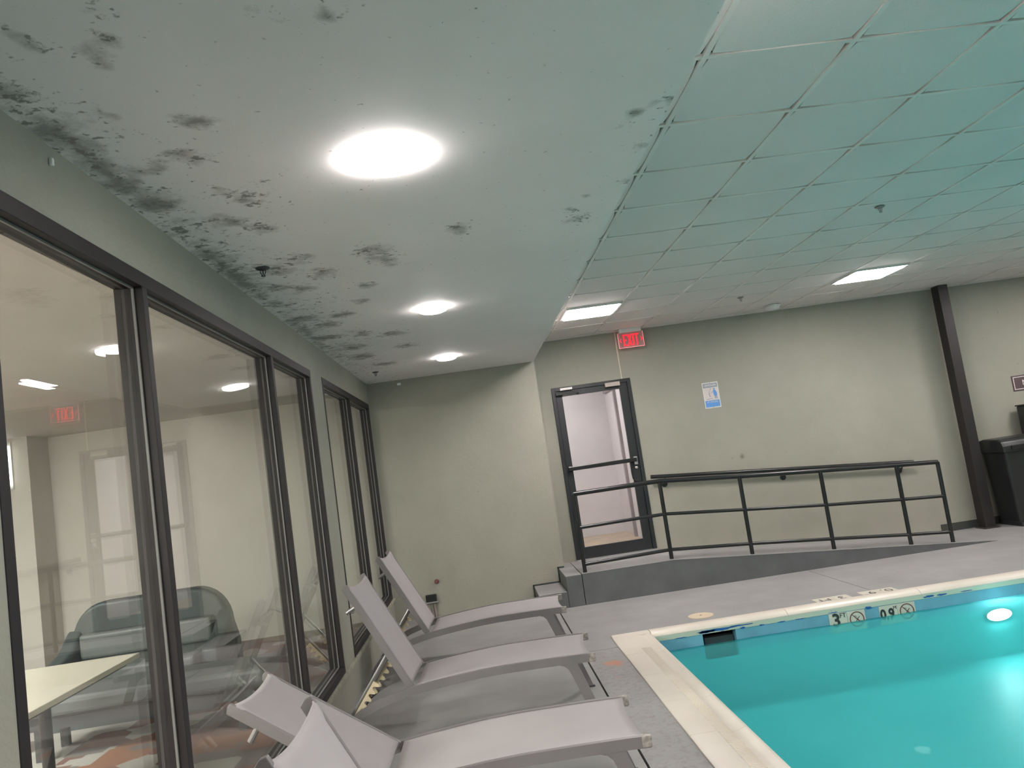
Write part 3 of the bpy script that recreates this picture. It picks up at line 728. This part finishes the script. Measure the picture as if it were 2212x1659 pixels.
# ================================================================ black bin at the right edge
t = root('black_bin', (6.8, 9.45, 0), 'tall black plastic bin with rounded lid cut off at the right edge', 'bin')
build('body', MB().add([(6.42,9.28,0.03),(7.20,9.28,0.03),(7.20,9.66,0.03),(6.42,9.66,0.03),(6.375,9.24,0.92),(7.25,9.24,0.92),(7.25,9.68,0.92),(6.375,9.68,0.92)],[(0,3,2,1),(4,5,6,7),(0,1,5,4),(1,2,6,5),(2,3,7,6),(3,0,4,7)]), m_plastic, t, bev=0.03, seg=4)
build('lid', MB().extr([(9.22, 0.90), (9.22, 0.98), (9.25, 1.04), (9.32, 1.072), (9.60, 1.078), (9.69, 1.06), (9.69, 0.90)], 'x', 6.355, 7.27), m_plastic, t, bev=0.02, seg=3)
build('recessed_handle', bx(6.45, 6.60, 9.205, 9.225, 0.93, 0.985), m_black, t, bev=0.008)
build('base_rim', bx(6.43, 7.19, 9.27, 9.67, 0.0, 0.05), m_plastic, t, bev=0.01)
t = root('black_box', (7.1, 9.55, 1.078), 'upright black box on top of the black bin at the right edge', 'box')
build('case', bx(6.93, 7.22, 9.50, 9.66, 1.079, 1.43), m_plastic, t, bev=0.012)
build('cap', bx(6.92, 7.23, 9.49, 9.67, 1.43, 1.446), m_black, t, bev=0.004)

# ================================================================ swimming pool
pl = root('swimming_pool', (4.6, 2.4, -1.1), 'turquoise indoor swimming pool with cream coping and depth tiles', 'pool')
ZB = -0.66
build('pool_floor', bx(PX0-0.1, PX1+0.1, PY0-0.1, PY1+0.1, ZB-0.1, ZB), m_liner, pl)
SK = (1.75, 2.035, -0.275, -0.056)
pw = MB().box(PX0-0.1, SK[0], PY1, PY1+0.1, ZB, -0.24).box(SK[1], PX1+0.1, PY1, PY1+0.1, ZB, -0.24).box(SK[0], SK[1], PY1, PY1+0.1, ZB, SK[2]).box(PX0-0.1, PX0, PY0, PY1, ZB, -0.24).box(PX1, PX1+0.1, PY0, PY1, ZB, -0.24).box(PX0-0.1, PX1+0.1, PY0-0.1, PY0, ZB, -0.24)
build('pool_wall', pw, m_liner, pl)
bb = MB().box(PX0-0.1, SK[0], PY1, PY1+0.1, -0.24, -0.068).box(SK[1], PX1+0.1, PY1, PY1+0.1, -0.24, -0.068).box(PX0-0.1, PX0, PY0, PY1, -0.24, -0.068).box(PX1, PX1+0.1, PY0, PY1, -0.24, -0.068).box(PX0-0.1, PX1+0.1, PY0-0.1, PY0, -0.24, -0.068)
build('waterline_band', bb, m_blue, pl)
tr = MB().box(PX0-0.1, PX1+0.1, PY1-0.004, PY1+0.1, -0.066, -0.03).box(PX0-0.1, PX0+0.004, PY0, PY1, -0.066, -0.03).box(PX1, PX1+0.1, PY0, PY1, -0.066, -0.03).box(PX0-0.1, PX1+0.1, PY0-0.1, PY0, -0.066, -0.03)
build('liner_track', tr, m_track, pl)
sk = build('skimmer_mouth', MB().box(SK[0]-0.01, SK[0], PY1, PY1+0.28, SK[2], SK[3]).box(SK[1], SK[1]+0.01, PY1+0.1, PY1+0.28, SK[2], SK[3]).box(SK[0], SK[1], PY1+0.27, PY1+0.28, SK[2], SK[3]).box(SK[0], SK[1], PY1, PY1+0.28, SK[2]-0.01, SK[2]).box(SK[0], SK[1], PY1+0.1, PY1+0.28, SK[3], SK[3]+0.01), m_skim, pl)
build('weir_flap', bx(SK[0]+0.01, SK[1]-0.01, PY1+0.06, PY1+0.07, SK[2], -0.12), m_dark, sk)
# blue patches where the cream paint has flaked away
def flake(cx, cz, w_, h_, n=16, sd=0):
    rnd = random.Random(sd); pts = []
    for k in range(n):
        a = 2*PI*k/n; q = rnd.uniform(0.55, 1.1)
        pts.append((cx + math.cos(a)*w_*q, min(cz + math.sin(a)*h_*q, -0.028)))
    return MB().extr(pts, 'y', PY1-0.007, PY1-0.0035)
for k, (cx, cz, w_, h_) in enumerate([(1.86, -0.046, 0.19, 0.013), (1.78, -0.05, 0.1, 0.012), (2.07, -0.04, 0.12, 0.007), (2.10, -0.064, 0.03, 0.010), (3.245, -0.066, 0.035, 0.016), (3.80, -0.052, 0.055, 0.010), (3.92, -0.053, 0.05, 0.009), (2.45, -0.066, 0.05, 0.006), (2.62, -0.067, 0.06, 0.004), (1.55, -0.066, 0.07, 0.004), (2.27, -0.066, 0.03, 0.006), (2.92, -0.058, 0.05, 0.004), (4.15, -0.055, 0.06, 0.005)]):
    build('paint_flake', flake(cx, cz, w_, h_, sd=k), m_chip, pl)
# coping: pieces with a bullnose; left run has a ribbed grip and a shallow dip
left_prof = [(0, -0.03), (0, 0.010), (0.012, 0.014), (0.15, 0.014), (0.20, 0.011), (0.235, 0.002), (0.265, -0.002), (0.292, 0.002), (0.306, 0.010), (0.320, 0.012), (0.334, 0.006), (0.338, -0.006), (0.334, -0.020), (0.318, -0.030)]
far_prof = [(0, -0.03), (0, 0.012), (0.008, 0.016), (0.060, 0.016), (0.085, 0.013), (0.112, 0.004), (0.134, -0.010), (0.144, -0.022), (0.142, -0.032), (0.13, -0.036)]
def run_y(prof, x0, sgn, y0, y1, L, nm='coping_piece'):
    y = y1
    while y > y0 + 0.01:
        ya = max(y0, y - L)
        pts = [(x0 + sgn*u, z) for u, z in prof]
        build(nm, MB().extr(pts, 'y', ya+0.0015, y-0.0015), m_coping, pl, smooth='auto', bev=0.0)
        y = ya
def run_x(prof, y0, sgn, x0, x1, L, nm='coping_piece'):
    x = x0
    while x < x1 - 0.01:
        xb = min(x1, x + L)
        pts = [(y0 + sgn*u, z) for u, z in prof]
        build(nm, MB().extr(pts, 'x', x+0.0015, xb-0.0015), m_coping, pl, smooth='auto')
        x = xb
run_y(left_prof, 0.96, 1, PY0-0.33, 6.93, 0.62)
build('coping_corner', bx(0.962, 1.30, 6.932, 7.04, -0.03, 0.0145), m_coping, pl, bev=0.01, seg=3)
run_x(far_prof, 7.04, -1, 1.30, 8.33, 1.22)
run_y(left_prof, 8.33, -1, PY0-0.33, 6.89, 1.2)
run_x(left_prof, -2.33, 1, 1.30, 7.99, 1.2)
# ribs of the grip strip
ribs = MB(); y = -1.5
while y < 6.45:
    ribs.add([(1.112, y, 0.008), (1.192, y, 0.002), (1.192, y+0.009, 0.002), (1.112, y+0.009, 0.008), (1.116, y+0.002, 0.0170), (1.188, y+0.002, 0.0150), (1.188, y+0.007, 0.0150), (1.116, y+0.007, 0.0170)],
             [(0,3,2,1),(4,5,6,7),(0,1,5,4),(1,2,6,5),(2,3,7,6),(3,0,4,7)]); y += 0.0165
build('grip_ribs', ribs, m_coping, pl, kind='stuff')
# wall depth tiles, half under water
def wtile(x0, x1, nm='depth_tile'):
    return build(nm, bx(x0, x1-0.002, PY1-0.006, PY1, -0.236, -0.071), m_dtile, pl, bev=0.001)
def nodive(cx, cz, par, s=1.0, y=PY1-0.0075):
    ring = []; R1, R2 = 0.066*s, 0.057*s
    A = [(cx+R1*math.cos(2*PI*k/36), cz+R1*math.sin(2*PI*k/36)) for k in range(37)]
    B = [(cx+R2*math.cos(2*PI*k/36), cz+R2*math.sin(2*PI*k/36)) for k in range(37)]
    g = MB().strip(A, B, 'y', y-0.001, y)
    c_, s_ = math.cos(PI*0.75), math.sin(PI*0.75)
    q = [(cx+R2*c_-0.004*s_, cz+R2*s_-0.004*(-c_)*-1), (cx+R2*c_+0.004, cz+R2*s_+0.004), (cx-R2*c_+0.004, cz-R2*s_+0.004), (cx-R2*c_-0.004, cz-R2*s_-0.004)]
    g.extr(q, 'y', y-0.001, y)
    build('no_diving_ring', g, m_red_ink, par)
    d_ = MB().tube([(cx-0.01, y, cz-0.015), (cx+0.025, y, cz+0.022)], 0.003, 5).tube([(cx-0.035, y, cz-0.028), (cx+0.03, y, cz-0.028)], 0.0018, 5).tube([(cx-0.02, y, cz+0.03), (cx+0.0, y, cz+0.025)], 0.002, 5)
    build('diver_figure', d_, m_ink, par)
t1 = wtile(2.873, 3.038); build('numeral', text_mb('3', 0.155, 2.937, PY1-0.0075, -0.135, bold=0.004), m_ink, t1); build('unit', text_mb('FT', 0.055, 3.0, PY1-0.0075, -0.096), m_ink, t1)
t2 = wtile(3.038, 3.203); nodive(3.122, -0.145, t2)
t3 = wtile(3.332, 3.497); build('numeral', text_mb('0.9', 0.125, 3.400, PY1-0.0075, -0.15, squash=0.85, bold=0.004), m_ink, t3); build('unit', text_mb('M', 0.04, 3.475, PY1-0.0075, -0.10), m_ink, t3)
t4 = wtile(3.497, 3.662); nodive(3.58, -0.145, t4)
# pool lamp
lx, lz = 4.395, -0.30
build('lamp_ring', MB().lathe([(0.056, 0.0), (0.056, -0.012), (0.050, -0.02)], (lx, PY1, lz), 32, 'y', 2.3), m_steel, pl, smooth='auto')
build('lamp_lens', MB().lathe([(0.049, -0.005), (0.049, -0.021), (0.04, -0.030), (0.02, -0.036), (0.005, -0.037)], (lx, PY1, lz), 32, 'y', 2.3), m_pool, pl, smooth='auto', label='glowing white underwater lamp')
# drain cover
build('drain_cover', MB().lathe([(0.052, 0.0), (0.052, 0.008), (0.05, 0.016), (0.02, 0.02), (0.004, 0.02)], (2.695, 5.33, ZB), 24), mat('white drain cover', (0.8, 0.85, 0.82), 0.4, bstr=0), pl, smooth='auto', label='white round drain cover on the pool floor')
# deck tiles (read from the far side)
def dtile(x0, x1, y0=7.052, y1=7.232):
    return build('deck_tile', bx(x0, x1-0.003, y0, y1, -0.01, 0.003), m_dtile, pl, bev=0.001)
d1 = dtile(2.88, 3.045); build('unit', text_mb('FT', 0.12, 2.96, 7.140, 0.0035, 'z', 0.0006, rot180=True), m_ink, d1)
d2 = dtile(3.045, 3.21); build('numeral', text_mb('3', 0.15, 3.125, 7.140, 0.0035, 'z', 0.0006, rot180=True), m_ink, d2)
d3 = dtile(3.315, 3.48); build('numeral', text_mb('9', 0.14, 3.41, 7.140, 0.0035, 'z', 0.0006, rot180=True), m_ink, d3); build('unit', text_mb('M', 0.04, 3.34, 7.09, 0.0035, 'z', 0.0006, rot180=True), m_ink, d3)
d4 = dtile(3.48, 3.645); build('numeral', text_mb('0.', 0.15, 3.555, 7.140, 0.0035, 'z', 0.0006, rot180=True), m_ink, d4)
# water
NXW, NYW = 110, 150
def wave(u, v):
    x = PX0 + (PX1-PX0)*u; y = PY0 + (PY1-PY0)*v
    z = WZ + 0.006*noise.noise((x*1.1, y*1.6, 1.3)) + 0.004*noise.noise((x*2.6+3, y*3.3, 4.1))
    return (x, y, z)
wt = MB().grid(wave, NXW, NYW)
build('pool_water', wt, m_water, smooth=True, label='clear turquoise water filling the swimming pool', cat='water', kind='stuff')
# skimmer lid in the deck
t = root('skimmer_lid', (1.855, 7.30, 0), 'round cream skimmer lid flush in the grey deck beside the coping', 'lid')
m_lid = mat('aged cream plastic', (0.56, 0.46, 0.33), 0.5, var=0.06)
build('disc', MB().lathe([(0.118, 0.0), (0.118, 0.004), (0.112, 0.006)], (1.855, 7.30, 0), 36), m_lid, t)
build('centre_screw', MB().lathe([(0.012, 0.006), (0.010, 0.009)], (1.855, 7.30, 0), 12), m_pipe, t)

# ================================================================ loungers
RAILTOP = [(.595,.374),(.50,.377),(.30,.379),(.02,.378),(-.14,.371),(-.28,.360),(-.43,.346),(-.58,.328),(-.72,.300),(-.84,.266),(-.94,.224),(-1.02,.172),(-1.075,.11),(-1.105,.05),(-1.12,0.0)]
def rt(x):
    P = RAILTOP
    for i in range(len(P)-1):
        if P[i+1][0] <= x <= P[i][0]:
            f = (P[i][0]-x)/(P[i][0]-P[i+1][0]); return P[i][1]*(1-f)+P[i+1][1]*f
    return P[0][1]
def offs(P, d):
    out = []
    for i, p in enumerate(P):
        a = P[max(i-1, 0)]; b = P[min(i+1, len(P)-1)]
        tx, tz = b[0]-a[0], b[1]-a[1]; l = math.hypot(tx, tz)
        out.append((p[0]+d*(-tz/l)*-1*-1, p[1]+d*(tx/l)))
    return out
def lounger(name, label, y0, ang, dx=0.0, W=0.62, rz=0.0, blen=0.755):
    cy = y0 + W/2
    t = root(name, (dx-0.25, cy, 0), label, 'lounge chair', 'grey sling loungers in a row by the window', rz=rz)
    ORI[t.name] = Vector((-0.25, W/2, 0))          # parts are written in chair space
    low_ = offs(RAILTOP, 0.050)
    if low_[3][1] > RAILTOP[3][1]: low_ = offs(RAILTOP, -0.050)
    low_[-1] = (low_[-1][0], 0.0)
    for ya in (0.0, W-0.026):
        sr = build('side_rail', MB().strip(RAILTOP, low_, 'y', ya, ya+0.026), m_alu, t, smooth=False)
        build('rail_end', bx(0.555, 0.600, ya-0.0015, ya+0.0275, 0.327, 0.3765), m_aluw, sr, bev=0.003, label='chipped pale rail end')
        yb = ya + 0.0015
        A = [(.475,.33), (.52,.21), (.56,.09), (.592,.0)]
        B = [(.34,.332), (.395,.322), (.425,.29), (.528,.0)]
        leg = build('leg', MB().extr([(.475,.335),(.592,.0),(.528,.0),(.432,.262),(.418,.295),(.396,.317),(.36,.329)], 'y', yb, yb+0.023), m_alu, t, bev=0.002)
        build('foot_cap', bx(.524, .598, yb-0.001, yb+0.024, 0.0, 0.012), m_dark, leg, bev=0.002)
    build('cross_tube', MB().tube([(.455, .02, .312), (.455, W-.02, .312)], 0.014), m_tube, t)
    build('cross_tube', MB().tube([(-.985, .02, .175), (-.985, W-.02, .175)], 0.013), m_tube, t)
    # sling of the seat: sags between the rails and its foot edge is drawn in
    def seat(u, v):
        s_ = math.sin(PI*v); xe = 0.575 - 0.022*s_**0.7
        x = xe + (-0.565 - xe)*u
        ed = min(v, 1-v); return (x, 0.006+(W-0.012)*v, rt(x) + 0.004 - 0.013*s_**0.5 - (0.010*math.exp(-ed/0.012)))
    build('seat_sling', MB().grid(seat, 26, 14, (0, 0, -0.003)), m_sling, t, smooth=True)
    # back
    ca, sa = math.cos(math.radians(ang)), math.sin(math.radians(ang))
    hx, hz = -0.578, 0.330
    def B3(u, n, y): return (hx - ca*u + sa*n, y, hz + sa*u + ca*n)     # n>0 towards the sitter
    bk = []
    for ya in (0.030, W-0.030-0.022):
        prof = [(0.0, 0.0), (blen+0.012, 0.0), (blen+0.016, -0.020), (blen+0.004, -0.046), (0.0, -0.046)]
        pts = [(hx-ca*u+sa*n, hz+sa*u+ca*n) for u, n in prof]
        q = build('back_rail', MB().extr(pts, 'y', ya, ya+0.022), m_alu, t, bev=0.003)
        c0 = Vector(B3(0.62, -0.04, ya+0.011)); c1 = Vector(B3(0.62, -0.105, ya+0.011))
        build('peg', MB().tube([c0, c1], 0.014), m_tube, q)
    def back(u, v):
        s_ = math.sin(PI*v); top = blen - 0.026*s_**0.7
        uu = 0.012 + (top-0.012)*u
        ed = min(v, 1-v); n = 0.006 - 0.014*s_**0.5 - 0.010*math.exp(-ed/0.012)
        roll = 0.006*math.exp(-((u-0.955)/0.03)**2)
        return B3(uu, n+roll, 0.034+(W-0.068)*v)
    nrm = Vector((sa, 0, ca)) * -0.003
    build('back_sling', MB().grid(back, 30, 14, nrm), m_sling, t, smooth=True)
    seam = MB().tube([B3(blen*0.93, 0.0, 0.05), B3(blen*0.93, -0.004, W/2), B3(blen*0.93, 0.0, W-0.05)], 0.0022, 5)
    build('back_cross_tube', MB().tube([B3(0.60, -0.03, 0.05), B3(0.60, -0.03, W-0.05)], 0.012), m_tube, t)
    # struts with notched combs resting on the cross tube
    P = Vector(B3(0.26, -0.03, 0)); Q = Vector((-0.985, 0, 0.175+0.028))
    dr_ = (Q - P).normalized(); L = (Q-P).length + 0.045
    for ya, yc in ((0.085, 0.062), (W-0.085, W-0.062)):
        a = P.copy(); a.y = ya; b = a + dr_*L
        st = build('support_strut', MB().tube([a, b], 0.0125), m_tube, t, smooth='auto')
        nx_ = Vector((dr_.z, 0, -dr_.x))
        if nx_.z > 0: nx_ = -nx_
        pts = []; n_t = 5; pitch = 0.052; s0 = L - 0.02 - n_t*pitch
        pts.append((s0, 0.0)); 
        for k in range(n_t):
            s1 = s0 + k*pitch
            pts += [(s1+0.0, 0.040), (s1+0.006, 0.050), (s1+0.014, 0.050), (s1+0.020, 0.040), (s1+0.026, 0.022), (s1+0.036, 0.016), (s1+0.046, 0.022)]
        pts += [(s0+n_t*pitch, 0.030), (s0+n_t*pitch+0.006, 0.0)]
        poly = []
        for s_, n_ in pts:
            c = P + dr_*s_ + nx_*(n_+0.008); poly.append((c.x, c.z))
        build('notched_comb', MB().extr(poly, 'y', yc-0.007, yc+0.007), m_comb, t, label='cream plastic comb with hooked teeth')
    return t
lounger('lounge_chair', 'grey sling lounger farthest back, nearest the rear wall steps, backrest steep', 6.78, 63, W=0.64, rz=-0.04)
lounger('lounge_chair', 'grey sling lounger second from the rear wall, backrest steep, cream comb showing', 5.13, 63, rz=-0.06)
lounger('lounge_chair', 'grey sling lounger with low reclined backrest, its foot end with flaking paint nearest the viewer', 3.55, 35, blen=0.765, rz=-0.02)
lounger('lounge_chair', 'nearest sling lounger, only its upright backrest showing at the bottom edge', 2.0, 63, dx=0.31, W=0.60)

# ================================================================ lounge behind the glass
LX0, LX1, LY0, LY1 = -6.4, XL-0.11, -1.0, 9.75
build('floor_lounge', bx(LX0, LX1, LY0, LY1, -0.1, -0.002), m_carpet, kind='structure')
build('ceiling_lounge', bx(LX0, LX1, LY0, LY1, 2.75, 2.85), m_lwall, kind='structure')
build('wall_lounge', bx(LX0-0.1, LX0, LY0, LY1, -0.1, 2.85), m_lwall, kind='structure')
build('wall_lounge_far', bx(LX0, LX1, LY1, LY1+0.1, -0.1, 2.85), m_lwall, kind='structure')
build('wall_lounge_near', bx(LX0, LX1, LY0-0.1, LY0, -0.1, 2.85), m_lwall, kind='structure')
build('wall_lounge_pier', bx(LX0, -5.12, 9.30, LY1, 0, 2.75), m_lwall, kind='structure')
for k, (x, y) in enumerate([(-4.6, 1.2), (-3.8, 0.0), (-5.3, 4.6)]):  # unseen lamps put in only to light the lounge
    t = root('lounge_fill_lamp', (x, y, 2.75), 'unseen flat ceiling lamp added to light the lounge', 'ceiling light', 'added lounge lamps')
    build('diffuser', bx(x-0.35, x+0.35, y-0.35, y+0.35, 2.725, 2.7495), m_loungel, t)
t = root('wall_strip_lamp', (-5.40, 9.27, 2.18), 'bright upright strip lamp seen through the glass at the left edge', 'wall lamp')
build('tube', bx(-5.36, -5.315, 9.255, 9.285, 2.20, 2.66), m_striplamp, t, bev=0.006)
build('back_plate', bx(-5.40, -5.30, 9.286, 9.299, 2.16, 2.70), m_white, t)
# table
t = root('lounge_table', (-2.8, 4.5, 0), 'cream topped table with dark pedestals behind the long window', 'table')
build('table_top', bx(-3.22, -2.40, 3.55, 5.47, 0.718, 0.75), m_ttop, t, bev=0.004)
build('under_frame', bx(-3.12, -2.46, 3.68, 5.40, 0.69, 0.717), m_dark, t)
for y in (3.9, 5.05):
    build('pedestal', MB().lathe([(0.035, 0.03), (0.035, 0.69)], (-2.81, y, 0), 16), m_dark, t)
    build('foot', MB().box(-3.10, -2.52, y-0.035, y+0.035, 0.0, 0.035), m_dark, t, bev=0.006)
# loveseat with rounded shoulders
t = root('loveseat', (-3.12, 7.2, 0), 'slate vinyl loveseat with rounded shoulders behind the long window', 'loveseat')
def prof(w_, h_, r_=0.30, n=8):
    pts = [(-w_/2, 0.12), (-w_/2+0.01, h_*0.45)]
    for k in range(n+1):
        a = PI - (PI/2)*k/n; pts.append((-w_/2+0.05+r_+r_*math.cos(a), h_-r_*1.15+r_*1.15*math.sin(a)))
    return pts + [(-x, z) for x, z in reversed(pts)]
CX = -3.12
build('backrest', MB().extr([(CX+x, z) for x, z in prof(1.5, 0.93)], 'y', 7.38, 7.56), m_vinyl, t, bev=0.03, seg=3, smooth='auto')
for s in (-1, 1):
    xa = CX + s*0.74; xb = CX + s*0.60
    build('arm', MB().extr([(6.86, 0.12), (7.40, 0.12), (7.40, 0.72), (7.2, 0.56), (7.0, 0.50), (6.88, 0.47)], 'x', min(xa, xb), max(xa, xb)), m_vinyl, t, bev=0.03, seg=3)
build('seat_cushion', bx(CX-0.60, CX+0.60, 6.74, 7.38, 0.30, 0.46), m_vinyl2, t, bev=0.035, seg=3)
build('base', bx(CX-0.70, CX+0.70, 6.78, 7.50, 0.0, 0.30), m_vinyl, t)
build('lumbar_cushion', bx(CX-0.58, CX+0.58, 7.26, 7.40, 0.46, 0.68), m_vinyl2, t, bev=0.03, seg=3)
# low bench in front of it
t = root('lounge_bench', (-2.5, 6.1, 0), 'low grey vinyl bench between table and loveseat behind the glass', 'bench')
build('bench_cushion', bx(-3.6, -1.75, 5.95, 6.45, 0.30, 0.44), m_vinyl2, t, bev=0.04, seg=3)
build('bench_frame', bx(-3.5, -1.85, 5.99, 6.41, 0.22, 0.30), m_dark, t)
for x in (-3.4, -1.95):
    for y in (6.03, 6.37): build('leg', bx(x-0.03, x+0.03, y-0.02, y+0.02, 0, 0.22), m_dark, t)
